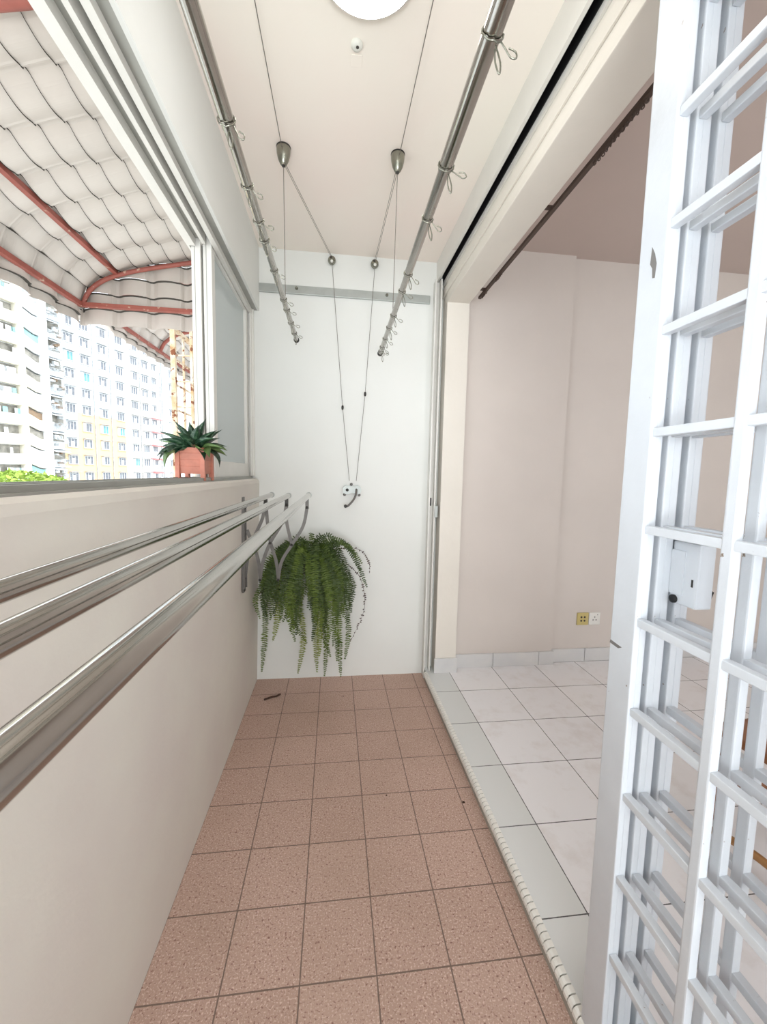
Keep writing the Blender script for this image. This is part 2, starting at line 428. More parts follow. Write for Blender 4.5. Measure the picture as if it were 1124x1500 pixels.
# ------------------------------------------------------------------ window head rods and ceiling hardware
t_ = thing('ceiling_lamp', 'round flat white ceiling lamp, switched on, above the middle of the balcony', 'lamp', (.545, 1.108, ZC))
MB().lathe([(.120, 0), (.131, -.004), (.133, -.026), (.127, -.031)], (0, 0, 0), 48).build('rim', 'socket', t_)
MB().lathe([(.126, -.024), (.126, -.031), (.112, -.037), (.07, -.040), (.001, -.041)], (0, 0, 0), 48).build('diffuser', 'lamp', t_)

t_ = thing('ceiling_hook_cap', 'small round white ceiling plug with a dark hole beyond the lamp', 'ceiling fixture', (.529, 1.335, ZC))
MB().lathe([(.018, 0), (.018, -.004), (.014, -.010), (.008, -.011)], (0, 0, 0), 24).build('cap', 'pvc', t_)
MB().lathe([(.0045, -.0105), (.0045, -.0125), (.001, -.0128)], (0.002, -.003, 0), 12).build('hole', 'darkhole', t_)
tag(MB().bbox(.514, .551, 1.235, 1.258, ZC - .003, ZC, .001).build('ceiling_patch', 'pvc'), 'little white cover plate on the ceiling right beside the round lamp', 'plate')
tag(MB().bbox(.514, .548, 1.365, 1.402, ZC - .0022, ZC, .0008).build('ceiling_patch', 'ceiling'), 'painted-over square patch on the ceiling beyond the round plug', 'plate')

def cone_pulley(x, y, label, tilt=0):
    t_ = thing('cone_pulley', label, 'pulley', (x, y, ZC), group='cone pulleys on the ceiling')
    MB().lathe([(.026, 0), (.0275, -.006), (.0275, -.012), (.026, -.028), (.021, -.048), (.013, -.064), (.008, -.069)], (0, 0, 0), 28).build('housing', 'nickel', t_)
    MB().lathe([(.0278, -.0005), (.0285, -.003), (.0278, -.006)], (0, 0, 0), 28).build('rim', 'darkmetal', t_)
    MB().lathe([(.0065, -.068), (.006, -.073), (.002, -.074)], (0, 0, 0), 14).build('nozzle', 'darkmetal', t_)
CLx, CLy, CRx, CRy = .262, 1.760, .715, 1.728
cone_pulley(CLx, CLy, 'left cone-shaped metal pulley on the ceiling beyond the lamp')
cone_pulley(CRx, CRy, 'right cone-shaped metal pulley on the ceiling beyond the lamp')
cone_pulley(CLx - .006, .16, 'near cone-shaped pulley on the ceiling over the left pole')
cone_pulley(CRx - .012, .16, 'near cone-shaped pulley on the ceiling over the right pole')

def eye_pulley(x, label):
    t_ = thing('guide_pulley', label, 'pulley', (x, YF, 2.545), group='round guide pulleys at the top of the end wall')
    MB().lathe([(.012, 0), (.020, -.006), (.0235, -.020), (.021, -.034), (.012, -.043), (.004, -.045)], (0, 0, 0), 24, 'y').build('housing', 'nickel', t_)
    MB().lathe([(.008, -.040), (.008, -.047), (.003, -.0475)], (0, 0, -.014), 16, 'y').build('eyelet', 'socket', t_)
    MB().lathe([(.006, -.041), (.006, -.0465), (.001, -.047)], (-.005, 0, .007), 12, 'y').build('screw', 'darkmetal', t_)
eye_pulley(.447, 'left round metal guide pulley above the end wall bar')
eye_pulley(.698, 'right round metal guide pulley above the end wall bar')

RLx = lambda y: .252 + .0095 * y
RRx = lambda y: .694 + .0085 * y
ZL, ZR = 1.995, 1.963
def cord(path, label, grp=None, r=.0014):
    tag(MB().tube(path, r, 6).build('cord', 'rope'), label, 'cord', grp)
cord([(CLx, CLy, ZC - .072), (RLx(CLy), CLy, ZL + .012)], 'thin cord hanging straight down from the left far cone pulley')
cord([(CRx, CRy, ZC - .072), (RRx(CRy), CRy, ZR + .012)], 'thin cord hanging straight down from the right far cone pulley')
cord([(CLx - .006, .16, ZC - .07), (RLx(.16), .16, ZL + .012)], 'thin cord dropping to the near end of the left pole')
cord([(CRx - .012, .16, ZC - .07), (RRx(.16), .16, ZR + .012)], 'thin cord dropping to the near end of the right pole')
for dx in (-.003, .003):
    side = 'left strand' if dx < 0 else 'right strand'
    cord([(CLx + .008 + dx, CLy + .004, ZC - .066), (.447 + dx, 2.474, 2.552)], 'pair of cords slanting to the left guide pulley, ' + side, r=.0011)
    cord([(CRx - .004 + dx, CRy + .004, ZC - .066), (.698 + dx, 2.474, 2.552)], 'pair of cords slanting to the right guide pulley, ' + side, r=.0011)
cord([(CLx - .004, CLy - .015, ZC - .016), (CLx - .03, .3, ZC - .016)], 'cord along the ceiling from the left far cone pulley to the near one')
cord([(CRx + .004, CRy - .015, ZC - .016), (CRx + .02, .3, ZC - .016)], 'cord along the ceiling from the right far cone pulley to the near one')
cord([(.448, 2.470, 2.530), (.519, 2.492, 1.708), (.566, 2.488, 1.268)], 'cord from the left guide pulley down to the crank winch')
cord([(.698, 2.470, 2.530), (.654, 2.492, 1.794), (.608, 2.488, 1.268)], 'cord from the right guide pulley down to the crank winch')
for p, s_ in (((.519, 2.492, 1.708), 'left'), ((.654, 2.492, 1.794), 'right')):
    tag(MB().lathe([(.002, .014), (.006, .010), (.0075, 0), (.006, -.010), (.002, -.014)], p, 14).build('cord_clamp', 'darkmetal'), 'tiny dark bead clamp on the ' + s_ + ' crank cord', 'clamp', 'bead clamps on the crank cords')

# crank winch on the end wall
t_ = thing('crank_winch', 'small grey wall winch with a curved crank handle', 'winch', (.583, YF, 1.212))
mb = MB()
out = []
for k in range(15): a = math.pi / 2 + math.pi * k / 14; out.append((-.030 + .028 * math.cos(a), .028 * math.sin(a)))
out += [(-.015, -.024), (0, -.019), (.015, -.024)]
for k in range(15): a = -math.pi / 2 + math.pi * k / 14; out.append((.030 + .028 * math.cos(a), .028 * math.sin(a)))
out += [(.012, .024), (0, .022), (-.012, .024)]
mb.prism(out, 'y', -.030, 0); mb.prism([(a * .82, b * .78) for a, b in out], 'y', -.036, -.030)
mb.build('body', 'alu_pale', t_)
for (a, b) in ((-.045, -.030), (.045, -.032), (-.004, .034)):
    MB().lathe([(.009, 0), (.009, -.006), (.005, -.009)], (a, 0, b), 14, 'y').build('mounting_lug', 'arm', t_)
MB().lathe([(.009, -.034), (.009, -.042), (.003, -.044)], (-.030, 0, 0), 18, 'y').build('spindle', 'darkmetal', t_)
MB().tube(spline([(.026, -.036, .004), (.026, -.048, -.004), (.022, -.055, -.03), (.006, -.058, -.062), (-.022, -.060, -.094), (-.034, -.060, -.100)], 6), .0062, 10).build('crank_arm', 'arm', t_)
MB().lathe([(.006, 0), (.010, -.004), (.010, -.018), (.006, -.022)], (-.040, -.052, -.098), 14, 'y').build('crank_knob', 'darkmetal', t_)

# aluminium bar across the top of the end wall
t_ = thing('wall_bar', 'long pale aluminium bar screwed flat across the top of the end wall', 'bar', (0, YF, 2.372))
MB().bbox(.010, 1.040, -.014, 0, -.024, .024, .003).build('bar', 'alu_pale', t_)
for x in (.245, .775):
    MB().lathe([(.009, -.013), (.009, -.018), (.006, -.028), (.002, -.030)], (x, 0, .006), 14, 'y').build('screw_knob', 'nickel', t_)

# ceiling poles with their rings
def pole(xf, z, y0, y1, cuts, label):
    t_ = thing('drying_pole', label, 'drying pole', (0, 0, 0), group='telescopic poles hung from the ceiling')
    prev = y0; n = 0
    names = []
    for (yc, r) in cuts:
        MB().tube([(xf(prev), prev, z), (xf(yc), yc, z)], r, 24).build('tube_section', 'steel', t_)
        prev = yc
    MB().lathe([(.012, -.004), (.0145, 0), (.0145, .010), (.008, .013)], (xf(y1), y1, z), 20, 'y').build('end_cap', 'darkmetal', t_)
pole(RLx, ZL, -.9, 2.19, [(.90, .0140), (1.34, .0122), (2.19, .0108)], 'left shiny telescopic steel pole hung under the ceiling by the window')
pole(RRx, ZR, -.9, 2.23, [(.90, .0145), (1.36, .0122), (2.23, .0108)], 'right shiny telescopic steel pole hung under the ceiling by the room opening')

def ring_mesh(name, r, side, seed):
    rnd = random.Random(seed); mb = MB()
    loop = [(r * math.cos(a), rnd.uniform(-.002, .002) + .006 * math.sin(a), r * math.sin(a)) for a in [2 * math.pi * k / 20 for k in range(21)]]
    mb.tube(loop, .0016, 6)
    s_ = side
    a1 = rnd.uniform(.25, .9)
    # two open hook ends
    L = .032
    d = Vector((s_ * math.cos(a1), -.1, -math.sin(a1)))
    st = Vector((s_ * r * .8, 0, -r * .6))
    e = st + d * L; pn = Vector((d.z, 0, -d.x))
    mb.tube(spline([st, st + d * L * .4 + pn * .003, st + d * L * .8 + pn * .006, e + pn * .001, st + d * L * .8 - pn * .005, st + d * L * .45 - pn * .002], 4), .0013, 5)
    st = Vector((s_ * r * .3, 0, -r * .95)); d = Vector((s_ * .12, -.15, -1)).normalized(); L = rnd.uniform(.034, .046)
    mb.tube(spline([st, st + d * L * .6 + Vector((.004, 0, 0)), st + d * L, st + d * L * .6 - Vector((.004, 0, 0)), st + d * L * .15 - Vector((.002, 0, 0))], 4), .0013, 5)
    return mb
ORD = ['nearest', 'second nearest', 'third nearest', 'fourth nearest', 'fifth nearest', 'sixth nearest', 'seventh nearest', 'eighth nearest', 'ninth nearest', 'farthest']
LY = [.882, 1.063, 1.199, 1.288, 1.47, 1.70, 1.80, 1.95, 2.09]
RY = [.631, .888, 1.065, 1.352, 1.477, 1.70, 1.84, 1.99, 2.12, 2.19]
for side, ys, xf, z in (('left', LY, RLx, ZL), ('right', RY, RRx, ZR)):
    for i, y in enumerate(ys):
        r = (.0162 if y < .9 else .0140 if y < 1.36 else .0126)
        mb = ring_mesh('r', r, 1, i * 3 + (50 if side == 'left' else 0))
        o = mb.build('peg_ring', 'nickel'); o.location = (xf(y), y, z - .0015)
        nm = ORD[i] if i < len(ys) - 1 else 'farthest'
        tag(o, 'small wire ring on the %s ceiling pole, %s the camera' % (side, nm) if nm != 'farthest' else 'small wire ring at the far end of the %s ceiling pole' % side, 'ring', 'wire rings on the %s ceiling pole' % side)

# ------------------------------------------------------------------ wall mounted extending rack
t_ = thing('wall_drying_rack', 'extending drying rack with three long steel rods and scissor arms on the parapet wall', 'drying rack', (0, 2.07, 0))
RX = [.140, .238, .345]; RZ = [1.190, 1.192, 1.198]
for i in range(3):
    y1 = [2.215, 2.13, 2.09][i] - 2.07
    r_ = .0125
    o = MB().tube([(RX[i], -2.5, RZ[i] - .002), (RX[i], y1, RZ[i])], r_, 28).build('rod', 'rod', t_)
    MB().lathe([(.0135, -.002), (.0150, .002), (.0150, .012), (.011, .017), (.004, .018)], (RX[i], y1, RZ[i]), 22, 'y').build('end_cap', 'alu_pale', o)
def rack_bracket(y, t_):
    b = MB(); b.bbox(.018, .026, y - .018, y + .030, .70, 1.185, .002); b.bbox(.026, .034, y - .020, y - .014, .72, 1.16, .001); b.bbox(.026, .034, y + .022, y + .028, .72, 1.16, .001)
    br = b.build('wall_plate', 'arm', t_)
    MB().prism([(.02, 1.15), (.05, 1.145), (.034, 1.12), (.022, 1.11)], 'y', y - .014, y - .006).build('stop_lug', 'darkmetal', br)
    def arm(pts, off):
        path = spline([(a, y + off, c) for a, c in pts], 6)
        MB().strap(path, .016, .005, (0, 1, 0)).build('scissor_arm', 'arm', t_)
    A1, A2, A3 = (.133, 1.165), (.236, 1.150), (.338, 1.138)
    C1, C2 = (.155, .955), (.262, .945)
    B1, B2 = (.104, .765), (.194, .765)
    W = (.040, 1.02); WB = (.030, .775)
    arm([W, (.070, .94), (.095, .86), B1], .004)
    arm([A1, (.118, 1.08), (.075, .98), (.048, .90), WB], -.004)
    arm([A1, (.140, 1.06), C1, (.182, .86), B2], .008)
    arm([A2, (.215, 1.06), C1, (.120, .86), B1], -.006)
    arm([A2, (.236, 1.06), C2], .004)
    arm([A3, (.318, 1.04), C2, (.212, .86), B2], -.004)
    for (a, c) in (A1, A2, A3, C1, C2, B1, B2, WB):
        MB().lathe([(.0065, -.012), (.0065, -.015), (.003, -.017)], (a, y, c), 12, 'y').build('pivot_bolt', 'darkmetal', t_)
    for i, (a, c) in enumerate((A1, A2, A3)):
        MB().bbox(a - .008, a + .008, y - .010, y + .012, c - .010, RZ[i] - .009, .002).build('rod_clip', 'darkmetal' if i < 2 else 'arm', t_)
rack_bracket(0, t_)
rack_bracket(-2.28, t_)

# ------------------------------------------------------------------ conduit beside the channel
t_ = thing('cable_conduit', 'slim white plastic conduit with a clip rising beside the lock channel', 'conduit', (1.112, 2.505, 0))
MB().tube([(0, 0, .05), (0, 0, 2.46)], .006, 12).build('pipe', 'pvc', t_)
MB().bbox(-.012, .012, -.008, .01, 1.478, 1.494, .002).build('clip', 'pvc', t_)
tag(MB().bbox(1.096, 1.116, 2.436, 2.462, 1.05, 1.125, .003).build('latch_keeper', 'alu_pale'), 'small metal latch keeper on the white upright channel', 'latch')
for y, xx in ((1.62, 1.121), (2.28, 1.121), (1.02, 1.121)):
    pass

# curtain rail on the room side of the beam
t_ = thing('curtain_rail', 'dark curtain rail with bunched little hooks on the room side of the beam', 'curtain rail', (1.325, 0, 2.372))
mb = MB(); mb.bbox(-.009, .009, -1.2, 2.43, -.006, .008, .002); mb.build('rail', 'hook', t_)
for y in (-.5, .55, 1.62, 2.34):
    MB().bbox(-.063, .004, y - .010, y + .010, .006, .016, .002).build('bracket', 'hook', t_)
hk = MB().tube(spline([(0, 0, -.002), (.003, .002, -.010), (-.002, 0, -.017), (-.005, -.002, -.010), (-.001, 0, -.005)], 4), .0019, 5)
first = None
ys = [1.12 + .019 * k for k in range(13)] + [2.10 + .018 * k for k in range(5)] + [2.32 + .02 * k for k in range(4)]
for k, y in enumerate(ys):
    if first is None: first = hk.build('curtain_hook', 'hook', t_); o = first
    else: o = first.copy(); COL.objects.link(o); o.parent = t_
    o.location = (random.uniform(-.002, .002), y, -.004); o.rotation_euler = (0, 0, random.uniform(-.8, .8))

# sockets
def socket(x, col, label, holes):
    t_ = thing('wall_socket', label, 'socket', (x, 2.505, .352))
    MB().bbox(-.041, .041, -.010, 0, -.043, .043, .003).build('plate', col, t_)
    for (a, c, r_) in holes: MB().lathe([(r_, -.0095), (r_, -.011), (.0005, -.0112)], (a, 0, c), 10, 'y').build('outlet', 'darkhole', t_)
socket(2.178, 'yellow', 'yellowed phone and aerial outlet plate on the pink wall', [(-.012, .013, .007), (.012, .013, .007), (-.012, -.012, .007), (.012, -.012, .007)])
socket(2.264, 'socket', 'white three pin power socket on the pink wall', [(0, .012, .004), (-.011, -.008, .004), (.011, -.008, .004), (.02, .028, .003)])

# ------------------------------------------------------------------ sliding grille gate panels
BZ = [.119 + .1835 * k for k in range(12)]
def gate_panel(x, th, label, dz=0, box=False):
    t_ = thing('gate_panel', label, 'gate', (x, .697, .058), group='stacked white steel grille gate panels')
    mb = MB(); mb.bbox(0, th, 0, .066, 0, 2.26, .003); mb.box(th * .45, th * .52, -.0006, .0002, 0, 2.26)
    st = mb.build('stile', 'gate', t_)
    if x < 1.07:
        mb = MB(); mb.prism([(.020, 1.655), (.026, 1.675), (.034, 1.690), (.036, 1.660), (.030, 1.650), (.028, 1.632), (.022, 1.630)], 'x', -.0004, .0004)
        tag(mb.build('paint_chip', 'chip', st), 'grey patch where the white paint has flaked')
        mb = MB(); mb.prism([(.030, .915), (.064, .918), (.066, .911), (.04, .909)], 'x', -.0004, .0004)
        tag(mb.build('paint_scratch', 'chip', st), 'dark scratch across the white paint')
    MB().bbox(0, th, -.86, -.80, 0, 2.26, .003).build('stile', 'gate', t_)
    for z in BZ:
        MB().bbox(.004, .020, -.80, 0, z + dz - .058 - .008, z + dz - .058 + .008, .002).build('crossbar', 'gate', t_)
    for y in (-.174, -.352, -.530, -.70):
        MB().bbox(.003, .019, y, y + .020, .03, 2.24, .003).build('upright_bar', 'gate', t_)
    MB().bbox(.001, .024, -.80, 0, 0, .03, .002).build('rail', 'gate', t_)
    MB().bbox(.001, .024, -.80, 0, 2.23, 2.26, .002).build('rail', 'gate', t_)
    if box:
        lb = MB(); lb.bbox(-.014, .020, -.058, .0, 1.022, 1.142, .004)
        lb.box(-.016, -.014, -.03, .0, 1.04, 1.125)
        b = lb.build('lock_box', 'gate', t_)
        MB().bbox(-.0146, -.0136, -.050, -.046, 1.062, 1.076, .0003).build('key_slot', 'darkmetal', b)
        MB().tube([(.018, -.045, 1.058), (.034, -.042, 1.050), (.022, -.046, 1.030)], .004, 8).build('lever', 'gasket', b)
        MB().lathe([(.008, -.010), (.008, -.018), (.004, -.019)], (.0, -.012, 1.030), 16, 'x').build('keyhole', 'gasket', b)
gate_panel(1.0615, .026, 'front white steel grille panel nearest the balcony, with chipped paint on its stile')
gate_panel(1.099, .030, 'middle white steel grille panel of the three stacked ones')
gate_panel(1.143, .030, 'rear white steel grille panel on the room side, carrying the lock box', box=True)

# ------------------------------------------------------------------ potted succulent on the sill
t_ = thing('potted_succulent', 'dark green rosette plant in a square terracotta-coloured plastic pot on the sill', 'potted plant', (-.067, 1.662, 1.287), rz=-.03)
mb = MB()
def ring_sq(h, z): return [(-h, -h, z), (h, -h, z), (h, h, z), (-h, h, z)]
hs = [(.047, .013), (.049, .040), (.0475, .041), (.0505, .065), (.049, .066), (.0515, .090), (.050, .091), (.053, .112), (.050, .112), (.048, .10)]
vs = []; fs = []
for h, z in hs: vs += ring_sq(h, z)
for i in range(len(hs) - 1):
    for k in range(4): fs.append((i * 4 + k, i * 4 + (k + 1) % 4, i * 4 + 4 + (k + 1) % 4, i * 4 + 4 + k))
fs.append((3, 2, 1, 0)); mb.add(vs, fs)
for sx in (-1, 1):
    for sy in (-1, 1):
        cx_, cy_ = sx * .046, sy * .046
        mb.bbox(cx_ - .0085, cx_ + .0085, cy_ - .0085, cy_ + .0085, -.013, .108, .002)
mb.build('pot', 'terra', t_)
MB().box(-.047, .047, -.047, .047, .094, .100).build('soil', 'soil', t_)
def blade(mb, base, dirh, elev, L, W, curl, roll=0):
    n = 9; h = Vector((math.cos(dirh), math.sin(dirh), 0)); p = Vector(base); el = elev; rows = []
    side = Vector((-h.y, h.x, 0))
    for i in range(n + 1):
        t_ = i / n
        d = h * math.cos(el) + Vector((0, 0, 1)) * math.sin(el)
        nn = side.cross(d) * -1
        wd = W * (math.sin(math.pi * min(1, .22 + t_ * .78)) ** .75) * (1 - t_ ** 5)
        cup = wd * .35
        rows.append((p + side * wd / 2 + nn * cup, p.copy(), p - side * wd / 2 + nn * cup, p - nn * .003 * (1 - t_)))
        p = p + d * L / n; el -= curl / n
    vs = [v for r in rows for v in r]; fs = []
    for i in range(n):
        a = i * 4; b = a + 4
        fs += [(a, a + 1, b + 1, b), (a + 1, a + 2, b + 2, b + 1), (a + 2, a + 3, b + 3, b + 2), (a + 3, a, b, b + 3)]
    mb.add(vs, fs, True)
rnd = random.Random(3)
for k in range(34):
    ring = k / 34
    a = k * 2.39996 + rnd.uniform(-.15, .15)
    el = 1.40 - ring * 1.25 + rnd.uniform(-.12, .12)
    L = .128 - .018 * ring + rnd.uniform(-.02, .016); W = .043 + .008 * ring
    if math.sin(a) > .2: L *= 1 - .42 * math.sin(a) * math.cos(min(el, 1.5)); 
    mb = MB(); off = .014 + .018 * ring
    blade(mb, (off * math.cos(a), off * math.sin(a), .098), a, el, L, W, .15 + ring * .9)
    mb.build('leaf', 'aloe_pale' if (k in (26, 29, 31)) else 'aloe', t_)
# drooping leaves at the left corner of the pot
for a, el, L, W, cu, mm in ((3.95, .15, .125, .046, 1.9, 'aloe_pale'), (3.6, .3, .12, .04, 1.7, 'aloe'), (3.15, .55, .12, .022, .5, 'aloe_pale'), (2.7, .5, .13, .024, .5, 'aloe'), (-.25, .1, .11, .034, 1.8, 'aloe'), (4.3, .2, .075, .034, 1.0, 'aloe'), (5.4, .15, .085, .03, 1.5, 'aloe')):
    mb = MB(); blade(mb, (.03 * math.cos(a), .03 * math.sin(a), .10), a, el, L, W, cu); mb.build('leaf', mm, t_)

# ------------------------------------------------------------------ hanging fern on the end wall
FX, FY, FZ = .335, 2.395, .800
t_ = thing('hanging_fern', 'large drooping sword fern fixed to the end wall below the winch', 'potted plant', (FX, YF, FZ))
MB().lathe([(.045, -.085), (.06, -.08), (.078, -.02), (.083, -.015), (.083, 0), (.075, 0)], (0, -.118, 0), 26).build('pot', 'pot_dark', t_)
MB().box(-.02, .02, -.03, 0, -.10, -.02).build('bracket', 'darkmetal', t_)
MB().lathe([(.076, -.012), (.05, -.004), (.001, .0)], (0, -.118, 0), 20).build('soil', 'soil', t_)
def frond(path, W, mm, parent, rnd, sparse=0, step=.0122):
    # path: list of points (smooth); pinnae pairs along it
    pts = spline(path, 8); mb = MB()
    mb.tube(pts, [.0016 * (1 - .6 * i / len(pts)) for i in range(len(pts))], 4)
    # arc length walk
    acc = 0; tot = sum((pts[i + 1] - pts[i]).length for i in range(len(pts) - 1)); nxt = .05 * tot; s_ = 0; flip = 1
    for i in range(len(pts) - 1):
        d = pts[i + 1] - pts[i]; L = d.length
        if L < 1e-6: continue
        dn = d / L
        while nxt < s_ + L:
            p = pts[i] + dn * (nxt - s_); u = nxt / tot
            w_ = W * min(1, .35 + u * 3) * (1 - max(0, (u - .78) / .22) ** 1.6 * .75)
            side = dn.cross(Vector((0, 1, 0)))
            if side.length < .3: side = dn.cross(Vector((1, 0, 0)))
            side.normalize()
            side = (side + Vector((0, rnd.uniform(-.5, .5), 0))).normalized(); nrm = dn.cross(side).normalized()
            for sg in (-1, 1):
                if rnd.random() < sparse: continue
                l = w_ * rnd.uniform(.8, 1.1); dd = (side * sg + dn * rnd.uniform(.05, .35) + nrm * rnd.uniform(-.35, .35)).normalized()
                hw = dn * .0042; tip = p + dd * l
                mid = p + dd * l * .45 + nrm * .0012
                mb.add([p - hw * .5, mid - hw, tip, mid + hw, p + hw * .5], [(0, 1, 2, 3, 4)])
            nxt += step * rnd.uniform(.85, 1.15)
        s_ += L
    return mb.build('frond', mm, parent, fix=False)
rnd = random.Random(11)
cx0, cy0, cz0 = 0, -.118, .0
def drop(tx, tz, ty, arch, W, mm, sparse=0, bend=0):
    # frond that rises over the pot rim, then hangs to (tx,ty,tz), all relative to the pot
    sx = cx0 + tx * .18; out = Vector((tx * .55 + rnd.uniform(-.02, .02), cy0 + (ty - cy0) * .6, arch))
    p = [(sx, cy0 + rnd.uniform(-.03, .01), 0), (sx + (out.x - sx) * .55, cy0 + (out.y - cy0) * .55, arch * .8), tuple(out),
         (tx * .88, ty * .97, min(arch * .4, tz + (arch - tz) * .62)), (tx + bend, ty, tz + (arch - tz) * .30), (tx, ty, tz)]
    frond(p, W, mm, t_, rnd, sparse)
# long hanging ones, relative to FX / FZ
for tx, tz, bend in ((-.285, -.66, .02), (-.215, -.46, .03), (-.165, -.36, .06), (-.075, -.705, .035), (-.02, -.50, -.09), (.045, -.685, -.01), (.09, -.71, .01),
                     (.125, -.58, -.05), (.165, -.60, .0), (.19, -.70, -.012), (.215, -.62, .02), (.06, -.56, 0), (.14, -.50, .01), (-.10, -.42, .02)):
    drop(tx, tz - .03, rnd.uniform(-.16, -.07), rnd.uniform(.03, .08), .025, rnd.choice(['fern', 'fern', 'fern_yellow']), bend=bend)
for k in range(66):
    a = rnd.uniform(-1, 1); tx = a * .27 + rnd.uniform(-.02, .02)
    tz = -rnd.uniform(.16, .50) * (1 - .25 * abs(a)) ; ty = -.118 - rnd.uniform(-.05, .20) * (1 - .4 * abs(a))
    drop(tx, tz, ty, rnd.uniform(.03, .11), rnd.uniform(.020, .028), rnd.choice(['fern', 'fern_dark', 'fern_dark', 'fern', 'fern_dark']), bend=rnd.uniform(-.03, .03))
for k in range(16):
    tx = -.22 + .44 * k / 15 + rnd.uniform(-.02, .02)
    drop(tx, -rnd.uniform(.16, .34), rnd.uniform(-.34, -.24), rnd.uniform(.03, .08), .026, rnd.choice(['fern', 'fern_dark']), bend=rnd.uniform(-.02, .02))
for (ex, ez, h) in ((-.12, .10, .14), (.02, .13, .16), (.18, .05, .15), (.27, .03, .12), (-.20, .04, .10), (.10, .10, .15), (.30, -.06, .10), (.34, -.16, .09), (.31, -.02, .10), (-.30, -.22, .06), (-.06, .12, .13), (.22, .08, .13)):
    frond([(ex * .1, cy0, 0), (ex * .3, cy0 - .02, h * .7), (ex * .65, cy0 - .04, h), (ex, cy0 - .06, ez)], .02, rnd.choice(['fern', 'fern_dark']), t_, rnd)
frond([(.2, -.10, -.02), (.30, -.09, -.12), (.335, -.08, -.28), (.31, -.08, -.40), (.245, -.08, -.54)], .012, 'fern_dry', t_, rnd, .55)
frond([(.1, -.10, .05), (.26, -.09, .06), (.33, -.08, .02), (.36, -.08, -.05), (.36, -.08, -.10)], .010, 'fern_dry', t_, rnd, .5)
frond([(-.2, -.12, -.1), (-.27, -.12, -.2), (-.31, -.11, -.19)], .016, 'fern_dry', t_, rnd, .1)

# ------------------------------------------------------------------ things on the floors
def twig(path, r, label):
    tag(MB().tube(spline(path, 4), r, 6).build('twig', 'twig'), label, 'debris')
twig([(.085, 2.268, .006), (.11, 2.283, .007), (.13, 2.292, .008), (.15, 2.298, .007), (.171, 2.313, .010)], .0052, 'dry dark twig lying on the floor near the parapet corner')
for (x, y, r) in ((1.006, 1.455, .006), (.539, 2.275, .004), (.70, 1.52, .0035)):
    o = MB().lathe([(r * .5, 0), (r, r * .3), (r * .7, r * .6), (r * .2, r * .7)], (x, y, 0), 7).build('floor_crumb', 'twig')
    tag(o, {1.006: 'dark crumb on the terracotta tiles close to the step', .539: 'tiny dark crumb on the floor under the fern', .70: 'tiny dark crumb on a terracotta tile mid-floor'}[x], 'debris')

# wooden chair seen through the gate
t_ = thing('bentwood_chair', 'varnished brown wooden chair with curved legs, glimpsed low behind the gate', 'chair', (2.04, .985, .05), rz=math.pi + .1)
MB().bbox(-.23, .23, -.22, .22, .395, .425, .01).build('seat', 'wood', t_)
for sx in (-1, 1):
    for sy in (-1, 1):
        MB().tube(spline([(sx * .19, sy * .18, .40), (sx * .20, sy * .19, .25), (sx * .215, sy * .205, .10), (sx * .235, sy * .225, .012)], 5), .017, 10).build('leg', 'wood', t_)
    MB().tube(spline([(sx * .235, -.24, .02), (sx * .25, -.13, .085), (sx * .25, 0, .11), (sx * .25, .13, .085), (sx * .235, .24, .02)], 6), .013, 10).build('curved_stretcher', 'cane', t_)
MB().bbox(-.20, .20, -.20, -.17, .16, .21, .004).build('stretcher', 'wood', t_)
MB().bbox(-.20, .20, .17, .20, .16, .21, .004).build('stretcher', 'wood', t_)
MB().bbox(-.20, -.165, -.2, .2, .60, .86, .008).build('backrest', 'wood', t_)
for sy in (-1, 1): MB().tube([(-.19, sy * .18, .41), (-.185, sy * .17, .86)], .014, 10).build('back_post', 'wood', t_)

